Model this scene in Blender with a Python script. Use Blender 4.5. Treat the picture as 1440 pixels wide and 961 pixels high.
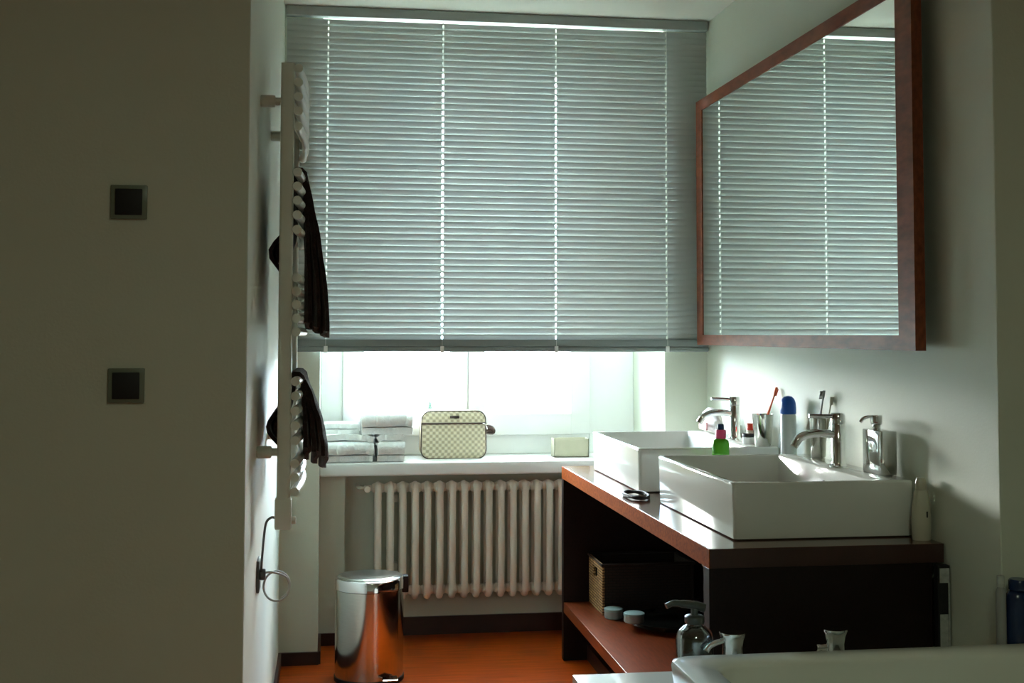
import bpy, bmesh, math, random
from mathutils import Vector, Matrix, noise
R = math.radians
random.seed(7)
for o in list(bpy.data.objects):
    bpy.data.objects.remove(o)
S = bpy.context.scene
C = S.collection

# ------------------------------------------------------------------ camera
F_PX, YAW, PITCH, ROLL, SHIFT = 1743.3, 0.14728, 0.048816, 0.0018, -94.58
cam_d = bpy.data.cameras.new('camera')
cam = bpy.data.objects.new('camera', cam_d)
C.objects.link(cam)
cam_d.sensor_width = 36.0
cam_d.sensor_fit = 'HORIZONTAL'
cam_d.lens = 36.0 * F_PX / 1440.0
cam_d.shift_y = SHIFT / 1440.0
cam_d.clip_start = 0.05
cam_d.clip_end = 3000
fw = Vector((math.sin(YAW) * math.cos(PITCH), math.cos(YAW) * math.cos(PITCH), math.sin(PITCH)))
rt = Vector((math.cos(YAW), -math.sin(YAW), 0))
up = rt.cross(fw)
r2 = rt * math.cos(ROLL) + up * math.sin(ROLL)
u2 = up * math.cos(ROLL) - rt * math.sin(ROLL)
cam.matrix_world = Matrix(((r2.x, u2.x, -fw.x, 0), (r2.y, u2.y, -fw.y, 0), (r2.z, u2.z, -fw.z, 1.35), (0, 0, 0, 1)))
S.camera = cam

# ------------------------------------------------------------------ sky, light, exposure
S.view_settings.view_transform = 'Standard'
S.view_settings.look = 'None'
S.view_settings.gamma = 1.0
S.view_settings.use_curve_mapping = False
S.view_settings.exposure = 0.0
W = bpy.data.worlds.new('sky')
S.world = W
W.use_nodes = True
nt = W.node_tree
nt.nodes.clear()
wo = nt.nodes.new('ShaderNodeOutputWorld')
bg = nt.nodes.new('ShaderNodeBackground')
tc = nt.nodes.new('ShaderNodeTexCoord')
nz = nt.nodes.new('ShaderNodeTexNoise')
nz.inputs['Scale'].default_value = 3.0
nz.inputs['Detail'].default_value = 6.0
cr = nt.nodes.new('ShaderNodeValToRGB')
cr.color_ramp.elements[0].position = 0.40
cr.color_ramp.elements[0].color = (0.42, 0.62, 0.85, 1)
cr.color_ramp.elements[1].position = 0.60
cr.color_ramp.elements[1].color = (1.0, 0.98, 0.94, 1)
nt.links.new(tc.outputs['Generated'], nz.inputs['Vector'])
nt.links.new(nz.outputs['Fac'], cr.inputs['Fac'])
nt.links.new(cr.outputs['Color'], bg.inputs['Color'])
bg.inputs['Strength'].default_value = 105.0
nt.links.new(bg.outputs['Background'], wo.inputs['Surface'])

# sampling portal in the window opening (gives no light of its own, only guides the sky light)
pl = bpy.data.lights.new('window_portal', 'AREA')
pl.shape = 'RECTANGLE'
pl.size = 1.50
pl.size_y = 1.96
pl.cycles.is_portal = True
po = bpy.data.objects.new('window_portal', pl)
po.location = (0.705, 5.97, 1.75)
po.rotation_euler = (R(-90), 0, 0)
C.objects.link(po)

# dim fill lamp added on the ceiling, out of view behind the camera
FILL_POWER = 12.5

# ------------------------------------------------------------------ helpers
def new_mat(name, col, rough=0.5, metal=0.0, var=0.0, vscale=8.0, bump=0.0, bscale=60.0, coat=0.0,
            trans=0.0, spec=0.5, stretch=(1, 1, 1), sheen=0.0):
    m = bpy.data.materials.new(name)
    m.use_nodes = True
    n = m.node_tree
    b = n.nodes['Principled BSDF']
    b.inputs['Roughness'].default_value = rough
    b.inputs['Metallic'].default_value = metal
    b.inputs['Coat Weight'].default_value = coat
    b.inputs['Transmission Weight'].default_value = trans
    b.inputs['Specular IOR Level'].default_value = spec
    b.inputs['Sheen Weight'].default_value = sheen
    t = n.nodes.new('ShaderNodeTexCoord')
    mp = n.nodes.new('ShaderNodeMapping')
    mp.inputs['Scale'].default_value = stretch
    n.links.new(t.outputs['Object'], mp.inputs['Vector'])
    no = n.nodes.new('ShaderNodeTexNoise')
    no.inputs['Scale'].default_value = vscale
    no.inputs['Detail'].default_value = 5
    n.links.new(mp.outputs['Vector'], no.inputs['Vector'])
    r = n.nodes.new('ShaderNodeValToRGB')
    r.color_ramp.elements[0].position = 0.3
    r.color_ramp.elements[1].position = 0.7
    r.color_ramp.elements[0].color = [c * (1 - var) for c in col] + [1]
    r.color_ramp.elements[1].color = [min(1, c * (1 + var)) for c in col] + [1]
    n.links.new(no.outputs['Fac'], r.inputs['Fac'])
    n.links.new(r.outputs['Color'], b.inputs['Base Color'])
    if bump:
        nb = n.nodes.new('ShaderNodeTexNoise')
        nb.inputs['Scale'].default_value = bscale
        nb.inputs['Detail'].default_value = 3
        n.links.new(mp.outputs['Vector'], nb.inputs['Vector'])
        bp = n.nodes.new('ShaderNodeBump')
        bp.inputs['Strength'].default_value = bump
        bp.inputs['Distance'].default_value = 0.003
        n.links.new(nb.outputs['Fac'], bp.inputs['Height'])
        n.links.new(bp.outputs['Normal'], b.inputs['Normal'])
    return m

M = {}
M['wall'] = new_mat('wall_paint', (0.675, 0.71, 0.595), 0.6, var=0.012, vscale=3, bump=0.15, bscale=140)
M['ceil'] = new_mat('ceiling_paint', (0.82, 0.83, 0.73), 0.6, var=0.01, vscale=3)
M['white'] = new_mat('white_lacquer', (0.90, 0.90, 0.87), 0.3, var=0.01)
M['rad'] = new_mat('radiator_enamel', (0.95, 0.91, 0.79), 0.35, var=0.02)
M['rail'] = new_mat('rail_enamel', (0.72, 0.73, 0.64), 0.35, var=0.02)
M['ceramic'] = new_mat('glazed_ceramic', (0.80, 0.81, 0.76), 0.08, var=0.005, coat=0.6)
M['acrylic'] = new_mat('tub_acrylic', (0.84, 0.87, 0.77), 0.18, var=0.005, coat=0.3)
M['floor'] = new_mat('orange_floor_wood', (0.33, 0.048, 0.003), 0.32, var=0.30, vscale=5, stretch=(1.0, 9.0, 1.0), spec=0.22)
M['wood'] = new_mat('dark_red_wood', (0.085, 0.024, 0.011), 0.16, var=0.35, vscale=14, stretch=(9, 1, 9), bump=0.05, bscale=90, coat=0.25, spec=0.6)
M['frame_wood'] = new_mat('mirror_frame_wood', (0.20, 0.055, 0.022), 0.5, spec=0.2, var=0.3, vscale=14, stretch=(6, 1, 3))
M['wood_shaded'] = new_mat('shaded_vanity_wood', (0.010, 0.004, 0.003), 0.5, spec=0.2, var=0.3, vscale=14, stretch=(9, 1, 9))  # vanity wood with shade painted in, for the end and back panels
M['wood_shelf'] = new_mat('red_brown_shelf_wood', (0.15, 0.028, 0.006), 0.35, var=0.3, vscale=14, stretch=(9, 1, 9), spec=0.3)
M['wood_lit_edge'] = new_mat('lit_edge_wood', (0.27, 0.060, 0.009), 0.5, spec=0.05, var=0.3, vscale=14, stretch=(1, 6, 9))  # same vanity wood, brightened to paint the light on the front edge
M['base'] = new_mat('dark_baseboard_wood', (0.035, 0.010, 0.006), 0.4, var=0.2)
M['chrome'] = new_mat('chrome', (0.80, 0.81, 0.82), 0.08, metal=1.0, var=0.01)
M['steel'] = new_mat('brushed_steel', (0.62, 0.62, 0.58), 0.13, metal=1.0, var=0.05, vscale=30, stretch=(1, 1, 12))
M['mirror'] = new_mat('mirror_silver', (0.86, 0.90, 0.86), 0.0, metal=1.0)
M['black'] = new_mat('black_plastic', (0.008, 0.008, 0.009), 0.6, var=0.1)
M['dark_lid'] = new_mat('dark_lid_metal', (0.30, 0.31, 0.28), 0.25, metal=1.0, var=0.05)
M['towel_dark'] = new_mat('dark_brown_terry', (0.026, 0.015, 0.014), 0.95, var=0.35, vscale=60, bump=1.0, bscale=260, sheen=0.3, spec=0.1)
M['towel_white'] = new_mat('white_terry', (0.88, 0.88, 0.85), 0.95, var=0.04, vscale=60, bump=1.0, bscale=220, sheen=0.3, spec=0.1)
M['cord'] = new_mat('blind_cord', (0.85, 0.87, 0.84), 0.7, var=0.02)
M['rail_blind'] = new_mat('blind_rail_metal', (0.22, 0.26, 0.25), 0.4, var=0.03)
M['headrail'] = new_mat('blind_headrail_metal', (0.36, 0.40, 0.38), 0.4, var=0.03)
M['cable'] = new_mat('grey_cable_rubber', (0.10, 0.11, 0.11), 0.5, var=0.05)
M['cable_light'] = new_mat('pale_cable_plastic', (0.42, 0.42, 0.38), 0.5, var=0.05)
M['frost'] = new_mat('switch_glass', (0.20, 0.235, 0.175), 0.25, var=0.03)
M['outlet'] = new_mat('outlet_plastic', (0.11, 0.125, 0.12), 0.4, var=0.03)
M['trim_brown'] = new_mat('brown_leather', (0.06, 0.035, 0.025), 0.7, var=0.2, vscale=50)
M['green'] = new_mat('green_bottle_plastic', (0.09, 0.42, 0.02), 0.12, var=0.05, trans=0.25)
M['pink'] = new_mat('pink_plastic', (0.62, 0.06, 0.16), 0.35, var=0.05)
M['red'] = new_mat('red_plastic', (0.62, 0.045, 0.02), 0.35, var=0.05)
M['orange'] = new_mat('orange_plastic', (0.72, 0.12, 0.04), 0.35, var=0.05)
M['blue'] = new_mat('blue_plastic', (0.01, 0.09, 0.42), 0.3, var=0.05)
M['navy'] = new_mat('navy_label_plastic', (0.006, 0.022, 0.075), 0.22, var=0.2, vscale=25)
M['can'] = new_mat('pale_can_paint', (0.50, 0.56, 0.56), 0.3, var=0.03)
M['grey'] = new_mat('grey_plastic', (0.30, 0.31, 0.29), 0.4, var=0.05)
M['smoke'] = new_mat('smoky_plastic', (0.055, 0.065, 0.055), 0.3, var=0.03)
M['beige'] = new_mat('beige_card', (0.45, 0.43, 0.31), 0.75, var=0.06, vscale=20)
M['cream'] = new_mat('cream_plastic', (0.55, 0.52, 0.40), 0.35, var=0.03)
M['teal'] = new_mat('pale_teal_ceramic', (0.30, 0.42, 0.40), 0.25, var=0.05)
M['darkglass'] = new_mat('dark_tray_lacquer', (0.012, 0.014, 0.012), 0.1, var=0.1)
M['drain'] = new_mat('drain_hole_dark', (0.02, 0.02, 0.02), 0.5)
M['paper'] = new_mat('white_tissue_film', (0.82, 0.78, 0.76), 0.35, var=0.03, bump=0.6, bscale=60)
M['pinkfilm'] = new_mat('pink_print_film', (0.72, 0.36, 0.38), 0.4, var=0.25, vscale=40)
M['label'] = new_mat('pale_card_label', (0.42, 0.44, 0.40), 0.6, var=0.25, vscale=60)

def wicker():
    m = new_mat('wicker', (0.42, 0.24, 0.09), 0.7)
    n = m.node_tree
    w = n.nodes.new('ShaderNodeTexBrick')
    w.inputs['Scale'].default_value = 1.0
    w.inputs['Brick Width'].default_value = 0.03
    w.inputs['Row Height'].default_value = 0.011
    w.inputs['Mortar Size'].default_value = 0.0022
    w.inputs['Color1'].default_value = (0.62, 0.38, 0.14, 1)
    w.inputs['Color2'].default_value = (0.33, 0.18, 0.065, 1)
    w.inputs['Mortar'].default_value = (0.09, 0.04, 0.015, 1)
    t = n.nodes.new('ShaderNodeTexCoord')
    sp = n.nodes.new('ShaderNodeSeparateXYZ')
    cb = n.nodes.new('ShaderNodeCombineXYZ')
    ad = n.nodes.new('ShaderNodeMath')
    n.links.new(t.outputs['Object'], sp.inputs[0])
    n.links.new(sp.outputs['X'], ad.inputs[0])
    n.links.new(sp.outputs['Y'], ad.inputs[1])
    n.links.new(ad.outputs[0], cb.inputs['X'])
    n.links.new(sp.outputs['Z'], cb.inputs['Y'])
    n.links.new(cb.outputs[0], w.inputs['Vector'])
    n.links.new(w.outputs['Color'], n.nodes['Principled BSDF'].inputs['Base Color'])
    bp = n.nodes.new('ShaderNodeBump')
    bp.inputs['Distance'].default_value = 0.003
    n.links.new(w.outputs['Fac'], bp.inputs['Height'])
    bp.invert = True
    n.links.new(bp.outputs['Normal'], n.nodes['Principled BSDF'].inputs['Normal'])
    return m
M['wicker'] = wicker()
M['wicker_shaded'] = M['wicker'].copy()  # same wicker, darkened to paint the shade on the sides and rim
for q in M['wicker_shaded'].node_tree.nodes:
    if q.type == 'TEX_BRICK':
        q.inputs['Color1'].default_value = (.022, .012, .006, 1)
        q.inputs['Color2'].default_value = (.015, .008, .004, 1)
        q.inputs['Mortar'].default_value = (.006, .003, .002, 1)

def canvas():
    # beige coated canvas with a printed diamond lattice
    m = new_mat('patterned_canvas', (0.50, 0.42, 0.26), 0.55)
    n = m.node_tree
    t = n.nodes.new('ShaderNodeTexCoord')
    sp = n.nodes.new('ShaderNodeSeparateXYZ')
    n.links.new(t.outputs['Object'], sp.inputs[0])
    def mth(op, a, b=None):
        q = n.nodes.new('ShaderNodeMath')
        q.operation = op
        for i, v in enumerate((a, b)):
            if v is None:
                continue
            if isinstance(v, (int, float)):
                q.inputs[i].default_value = v
            else:
                n.links.new(v, q.inputs[i])
        return q.outputs[0]
    hx = mth('ADD', sp.outputs['X'], sp.outputs['Y'])
    k = 2 * math.pi / 0.027
    a = mth('SINE', mth('MULTIPLY', hx, k))
    b = mth('SINE', mth('MULTIPLY', sp.outputs['Z'], k))
    v = mth('ADD', mth('MULTIPLY', mth('MULTIPLY', a, b), 0.5), 0.5)
    r = n.nodes.new('ShaderNodeValToRGB')
    r.color_ramp.elements[0].position = 0.25
    r.color_ramp.elements[0].color = (0.42, 0.35, 0.22, 1)
    r.color_ramp.elements[1].position = 0.75
    r.color_ramp.elements[1].color = (0.74, 0.67, 0.48, 1)
    n.links.new(v, r.inputs['Fac'])
    n.links.new(r.outputs['Color'], n.nodes['Principled BSDF'].inputs['Base Color'])
    return m
M['canvas'] = canvas()

def glass_mat(name, tint=(1, 1, 1), refl=0.08, rough=0.0):
    m = bpy.data.materials.new(name)
    m.use_nodes = True
    n = m.node_tree
    n.nodes.clear()
    o = n.nodes.new('ShaderNodeOutputMaterial')
    tr = n.nodes.new('ShaderNodeBsdfTransparent')
    tr.inputs['Color'].default_value = (*tint, 1)
    gl = n.nodes.new('ShaderNodeBsdfGlossy')
    gl.inputs['Roughness'].default_value = rough
    lw = n.nodes.new('ShaderNodeLayerWeight')
    lw.inputs['Blend'].default_value = 0.25
    mx = n.nodes.new('ShaderNodeMixShader')
    ml = n.nodes.new('ShaderNodeMath')
    ml.operation = 'MULTIPLY_ADD'
    ml.inputs[1].default_value = 0.7
    ml.inputs[2].default_value = refl
    ml.use_clamp = True
    n.links.new(lw.outputs['Fresnel'], ml.inputs[0])
    n.links.new(ml.outputs[0], mx.inputs['Fac'])
    n.links.new(tr.outputs[0], mx.inputs[1])
    n.links.new(gl.outputs[0], mx.inputs[2])
    n.links.new(mx.outputs[0], o.inputs['Surface'])
    return m
M['pane'] = glass_mat('window_glass', (0.97, 0.99, 0.98), 0.02)
M['clear'] = glass_mat('clear_bottle_glass', (0.80, 0.86, 0.84), 0.10, 0.02)

def slat_mat(translucency=0.012):
    m = new_mat('blind_slat_paint', (0.47, 0.51, 0.48), 0.5, var=0.0, spec=0.4)
    n = m.node_tree
    b = n.nodes['Principled BSDF']
    o = n.nodes['Material Output']
    t = n.nodes.new('ShaderNodeBsdfTranslucent')
    t.inputs['Color'].default_value = (0.85, 0.95, 0.95, 1)
    mx = n.nodes.new('ShaderNodeMixShader')
    mx.inputs['Fac'].default_value = translucency
    n.links.new(b.outputs[0], mx.inputs[1])
    n.links.new(t.outputs[0], mx.inputs[2])
    n.links.new(mx.outputs[0], o.inputs['Surface'])
    return m
M['slat'] = slat_mat()

# ---- mesh building: all coordinates are world coordinates unless an origin is given
ORG = {}
def thing(name, label, cat, loc, group=None):
    o = bpy.data.objects.new(name, None)
    o.empty_display_size = 0.05
    C.objects.link(o)
    o.location = loc
    o['label'] = label
    o['category'] = cat
    if group:
        o['group'] = group
    ORG[o.name] = Vector(loc)
    return o

def mk(name, bm, mat, parent=None, smooth=None, label=None, kind=None):
    """link a bmesh (in world coordinates) as one object; children get the origin of their thing"""
    me = bpy.data.meshes.new(name)
    org = ORG[parent.name] if parent is not None else None
    if org is not None:
        bmesh.ops.translate(bm, verts=bm.verts, vec=-org)
    bmesh.ops.recalc_face_normals(bm, faces=bm.faces)
    bm.to_mesh(me)
    bm.free()
    me.materials.append(mat)
    if smooth is not None:
        me.polygons.foreach_set('use_smooth', [True] * len(me.polygons))
        me.update()
        try:
            me.set_sharp_from_angle(angle=R(smooth))
        except Exception:
            pass
    o = bpy.data.objects.new(name, me)
    C.objects.link(o)
    if parent is not None:
        o.parent = parent
        ORG[o.name] = org
    else:
        ORG[o.name] = Vector((0, 0, 0))
    if label:
        o['label'] = label
    if kind:
        o['kind'] = kind
    return o

def tag(o, label, cat, group=None):
    o['label'] = label
    o['category'] = cat
    if group:
        o['group'] = group
    return o

def struct(name, bm, mat, parent=None, smooth=None):
    o = mk(name, bm, mat, parent, smooth)
    if parent is None:
        o['kind'] = 'structure'
    return o

def recenter(o):
    """move a top-level mesh's origin to the middle of its base"""
    me = o.data
    xs = [v.co for v in me.vertices]
    c = Vector(((min(v.x for v in xs) + max(v.x for v in xs)) / 2, (min(v.y for v in xs) + max(v.y for v in xs)) / 2, min(v.z for v in xs)))
    me.transform(Matrix.Translation(-c))
    o.location = c
    return o

def B():
    return bmesh.new()

def box(bm, x0, x1, y0, y1, z0, z1, bev=0.0, seg=2):
    r = bmesh.ops.create_cube(bm, size=1.0)
    vs = r['verts']
    for v in vs:
        v.co = Vector((x0 + (v.co.x + .5) * (x1 - x0), y0 + (v.co.y + .5) * (y1 - y0), z0 + (v.co.z + .5) * (z1 - z0)))
    if bev > 0:
        es = list({e for v in vs for e in v.link_edges})
        bmesh.ops.bevel(bm, geom=es, offset=bev, segments=seg, affect='EDGES', profile=0.5, clamp_overlap=True)
    return vs

def lathe(bm, prof, cx, cy, z=0.0, n=32, sx=1.0, sy=1.0, ang=0.0):
    rings = []
    for r, h in prof:
        ring = []
        for i in range(n):
            a = 2 * math.pi * i / n
            x, y = r * math.cos(a) * sx, r * math.sin(a) * sy
            ring.append(bm.verts.new((cx + x * math.cos(ang) - y * math.sin(ang), cy + x * math.sin(ang) + y * math.cos(ang), z + h)))
        rings.append(ring)
    for a, b in zip(rings, rings[1:]):
        for i in range(n):
            bm.faces.new((a[i], a[(i + 1) % n], b[(i + 1) % n], b[i]))
    if prof[0][0] > 1e-4:
        bm.faces.new(rings[0][::-1])
    if prof[-1][0] > 1e-4:
        bm.faces.new(rings[-1])
    bmesh.ops.remove_doubles(bm, verts=bm.verts, dist=1e-6)

def tube(bm, pts, r, n=12, caps=True, closed=False):
    """tube along points; r is a number or a list"""
    pts = [Vector(p) for p in pts]
    m = len(pts)
    rr = r if isinstance(r, (list, tuple)) else [r] * m
    rings = []
    pu = None
    for i, p in enumerate(pts):
        if closed:
            d = (pts[(i + 1) % m] - pts[i - 1]).normalized()
        else:
            d = (pts[min(i + 1, m - 1)] - pts[max(i - 1, 0)]).normalized()
        if pu is None:
            a = Vector((0, 0, 1)) if abs(d.z) < 0.9 else Vector((1, 0, 0))
            u = d.cross(a).normalized()
        else:
            u = (pu - d * pu.dot(d)).normalized()
        pu = u
        v = d.cross(u)
        rings.append([bm.verts.new(p + (u * math.cos(2 * math.pi * k / n) + v * math.sin(2 * math.pi * k / n)) * rr[i]) for k in range(n)])
    pairs = list(zip(rings, rings[1:])) + ([(rings[-1], rings[0])] if closed else [])
    for a, b in pairs:
        for k in range(n):
            bm.faces.new((a[k], a[(k + 1) % n], b[(k + 1) % n], b[k]))
    if caps and not closed:
        bm.faces.new(rings[0][::-1])
        bm.faces.new(rings[-1])

def rod(bm, a, b, r, n=16, bev=0.15):
    a, b = Vector(a), Vector(b)
    d = (b - a)
    L = d.length
    d.normalize()
    e = min(r * bev * 2, L / 3)
    tube(bm, [a, a + d * e * .3, a + d * e, b - d * e, b - d * e * .3, b], [r * (1 - bev), r * (1 - bev * .3), r, r, r * (1 - bev * .3), r * (1 - bev)], n)

def spline(pts, k=8):
    """Catmull-Rom"""
    P = [Vector(p) for p in pts]
    P = [P[0] * 2 - P[1]] + P + [P[-1] * 2 - P[-2]]
    out = []
    for i in range(1, len(P) - 2):
        for j in range(k):
            t = j / k
            a, b, c, d = P[i - 1], P[i], P[i + 1], P[i + 2]
            out.append(.5 * ((2 * b) + (c - a) * t + (2 * a - 5 * b + 4 * c - d) * t * t + (3 * b - a - 3 * c + d) * t ** 3))
    out.append(P[-2])
    return out

def rrect(x0, x1, y0, y1, r, k=5):
    out = []
    for cx, cy, a0 in ((x1 - r, y0 + r, -90), (x1 - r, y1 - r, 0), (x0 + r, y1 - r, 90), (x0 + r, y0 + r, 180)):
        for i in range(k + 1):
            a = R(a0 + 90 * i / k)
            out.append((cx + r * math.cos(a), cy + r * math.sin(a)))
    return out

def loft(bm, rings, cap0=True, cap1=True):
    rs = [[bm.verts.new(p) for p in ring] for ring in rings]
    n = len(rs[0])
    for a, b in zip(rs, rs[1:]):
        for i in range(n):
            bm.faces.new((a[i], a[(i + 1) % n], b[(i + 1) % n], b[i]))
    if cap0:
        bm.faces.new(rs[0][::-1])
    if cap1:
        bm.faces.new(rs[-1])

def sheet(bm, f, nu, nv, th=0.0):
    """grid surface f(u, v), thickened by th along its normals"""
    P = [[Vector(f(i / nu, j / nv)) for j in range(nv + 1)] for i in range(nu + 1)]
    if th == 0:
        V = [[bm.verts.new(p) for p in row] for row in P]
        for i in range(nu):
            for j in range(nv):
                bm.faces.new((V[i][j], V[i + 1][j], V[i + 1][j + 1], V[i][j + 1]))
        return
    def nrm(i, j):
        a = P[min(i + 1, nu)][j] - P[max(i - 1, 0)][j]
        b = P[i][min(j + 1, nv)] - P[i][max(j - 1, 0)]
        return a.cross(b).normalized()
    T = [[bm.verts.new(P[i][j] + nrm(i, j) * th / 2) for j in range(nv + 1)] for i in range(nu + 1)]
    D = [[bm.verts.new(P[i][j] - nrm(i, j) * th / 2) for j in range(nv + 1)] for i in range(nu + 1)]
    for i in range(nu):
        for j in range(nv):
            bm.faces.new((T[i][j], T[i + 1][j], T[i + 1][j + 1], T[i][j + 1]))
            bm.faces.new((D[i][j + 1], D[i + 1][j + 1], D[i + 1][j], D[i][j]))
    for i in range(nu):
        bm.faces.new((T[i][0], D[i][0], D[i + 1][0], T[i + 1][0]))
        bm.faces.new((T[i + 1][nv], D[i + 1][nv], D[i][nv], T[i][nv]))
    for j in range(nv):
        bm.faces.new((T[0][j + 1], D[0][j + 1], D[0][j], T[0][j]))
        bm.faces.new((T[nu][j], D[nu][j], D[nu][j + 1], T[nu][j + 1]))

# ------------------------------------------------------------------ key dimensions
XL, XR, YCOL, H = -0.188, 1.629, 5.21, 2.715
Y_NEAR_L, Y_NEAR_R = 2.98, 2.845
SILL = 0.795

# ------------------------------------------------------------------ the shell
b = B(); box(b, -2.4, 3.4, -1.8, 6.0, -0.12, 0.0); struct('floor', b, M['floor'])
b = B(); box(b, -2.4, 3.4, -1.8, 6.0, H, H + 0.15); struct('ceiling', b, M['ceil'])
b = B(); box(b, -2.4, XL, Y_NEAR_L, 6.0, 0, H, 0.003, 2); struct('wall_left', b, M['wall'])
b = B(); box(b, XR, 3.4, Y_NEAR_R, 6.0, 0, H, 0.003, 2); struct('wall_right', b, M['wall'])
b = B(); box(b, -2.4, 3.4, -1.8, -1.7, 0, H); struct('wall_front', b, M['wall'])
b = B(); box(b, -2.4, -2.3, -1.7, Y_NEAR_L, 0, H); struct('wall_far_left', b, M['wall'])
b = B(); box(b, 3.3, 3.4, -1.7, Y_NEAR_R, 0, H); struct('wall_far_right', b, M['wall'])
b = B()
box(b, XL, -0.030, YCOL, 5.96, 0, H)                # left column
box(b, 1.440, XR, YCOL, 5.96, 0, H)                 # right column
box(b, -0.030, 0.080, 5.52, 5.96, 0, 0.735)         # piers either side of the radiator niche
box(b, 1.330, 1.440, 5.52, 5.96, 0, 0.735)
box(b, 0.080, 1.330, 5.66, 5.96, 0, 0.735)          # back of the niche
box(b, -0.030, 1.440, 5.865, 5.96, 2.69, H)          # lintel
struct('wall_back', b, M['wall'])

b = B()
box(b, XL, -0.026, YCOL - 0.012, YCOL, 0, 0.052)
box(b, -0.030, -0.018, YCOL, 5.52, 0, 0.052)
box(b, -0.018, 0.080, 5.508, 5.52, 0, 0.052)
box(b, 0.080, 0.092, 5.508, 5.66, 0, 0.08)
box(b, 0.092, 1.330, 5.648, 5.66, 0, 0.08)
struct('baseboard_back', b, M['base'])
b = B(); box(b, XL, XL + 0.012, Y_NEAR_L, YCOL - 0.012, 0, 0.052); struct('baseboard_left', b, M['base'])

# ------------------------------------------------------------------ window
win = B()
box(win, -0.030, 0.070, 5.76, 5.86, SILL, 2.712, 0.004)
box(win, 1.225, 1.440, 5.76, 5.86, SILL, 2.712, 0.004)
box(win, 0.070, 1.225, 5.76, 5.86, SILL, 0.885, 0.004)
box(win, 0.070, 1.225, 5.76, 5.86, 2.67, 2.712, 0.004)
w1 = struct('window_1', win, M['white'])
b = B(); box(b, -0.030, 1.440, 5.425, 5.93, 0.738, SILL, 0.008, 3)
struct('window_sill', b, M['white'], w1, smooth=40)
for (a0, a1, g0, g1) in ((0.070, 0.645, 0.165, 0.566), (0.647, 1.225, 0.723, 1.130)):
    b = B()
    box(b, a0, g0, 5.735, 5.80, 0.885, 2.67, 0.006)
    box(b, g1, a1, 5.735, 5.80, 0.885, 2.67, 0.006)
    box(b, g0 - .005, g1 + .005, 5.735, 5.80, 0.885, 0.985, 0.006)
    box(b, g0 - .005, g1 + .005, 5.735, 5.80, 2.59, 2.67, 0.006)
    s = struct('window_sash', b, M['white'], w1, smooth=40)
    b = B()                                          # dark glazing bead round the pane
    for (x0, x1, z0, z1) in ((g0 - .004, g0 + .003, .985, 2.59), (g1 - .003, g1 + .004, .985, 2.59), (g0, g1, .981, .988), (g0, g1, 2.587, 2.594)):
        box(b, x0, x1, 5.745, 5.775, z0, z1)
    struct('glazing_seal', b, M['grey'], s)
    b = B(); box(b, g0, g1, 5.765, 5.771, 0.985, 2.59)
    struct('pane', b, M['pane'], s)
b = B(); box(b, 0.636, 0.656, 5.722, 5.735, 1.50, 1.57, 0.004); tube(b, [(0.646, 5.722, 1.535), (0.646, 5.690, 1.535), (0.646, 5.686, 1.50), (0.646, 5.686, 1.42)], 0.009, 10)
struct('window_handle', b, M['steel'], w1, smooth=40)

# ------------------------------------------------------------------ venetian blind
YB = 5.165
BX0, BX1 = XL + 0.006, XR - 0.006
CORDS = (-0.008, 0.471, 0.954, 1.437)
bl = thing('venetian_blind', 'grey-green aluminium venetian blind, closed, covering most of the window and hanging from the ceiling', 'blind', ((BX0 + BX1) / 2, YB, 1.28))
b = B(); box(b, BX0, BX1, YB - .02, YB + .02, 2.6715, 2.712, 0.003); mk('head_rail', b, M['headrail'], bl)
PITCH_S, SW, TILT = 0.0262, 0.0292, R(77)
slat_bm = B()
L2 = (BX1 - BX0) / 2 - 0.004
mid = (BX0 + BX1) / 2
NX = []
cuts = []
for c in CORDS:
    cuts += [c - mid - 0.0032, c - mid + 0.0032]
xs = sorted([-L2, L2] + cuts + [-L2 + (2 * L2) * i / 8 for i in range(1, 8)])
vs_ = [0, .2, .36, .5, .64, .8, 1.0]
def slat_pt(x, v):
    s = (v - .5) * SW
    crown = 0.0022 * (1 - (2 * v - 1) ** 2)
    # v = 0: room-side edge (up), v = 1: outer edge (down); crown towards the room
    y = s * math.cos(TILT) - crown * math.sin(TILT)
    z = -s * math.sin(TILT) - crown * math.cos(TILT)
    return (x, y, z)
grid = [[slat_bm.verts.new(slat_pt(x, v)) for v in vs_] for x in xs]
for i in range(len(xs) - 1):
    hole = any(abs(xs[i] - (c - mid - 0.0032)) < 1e-6 for c in CORDS)
    for j in range(len(vs_) - 1):
        if hole and j in (1, 2, 3):
            continue
        slat_bm.faces.new((grid[i][j], grid[i + 1][j], grid[i + 1][j + 1], grid[i][j + 1]))
slat_me = bpy.data.meshes.new('slat')
slat_bm.to_mesh(slat_me)
slat_bm.free()
slat_me.materials.append(M['slat'])
slat_me.polygons.foreach_set('use_smooth', [True] * len(slat_me.polygons))
NS = 51
for i in range(NS):
    o = bpy.data.objects.new('slat', slat_me)
    o.location = Vector((mid, YB, 2.6475 - i * PITCH_S)) - ORG[bl.name]
    o.rotation_euler = (R(random.uniform(-1.5, 1.5)), R(random.uniform(-.03, .03)), 0)
    o.parent = bl
    C.objects.link(o)
for i in range(8):                                    # surplus slats lying flat on the bottom rail
    b = B(); box(b, BX0 + .004, BX1 - .004, YB - .0135, YB + .0135, 1.3012 + i * .0036, 1.3047 + i * .0036)
    mk('slat', b, M['rail_blind'], bl)
b = B(); box(b, BX0 + .002, BX1 - .002, YB - .015, YB + .015, 1.279, 1.301, 0.006, 3)
mk('bottom_rail', b, M['rail_blind'], bl, smooth=40)
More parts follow.
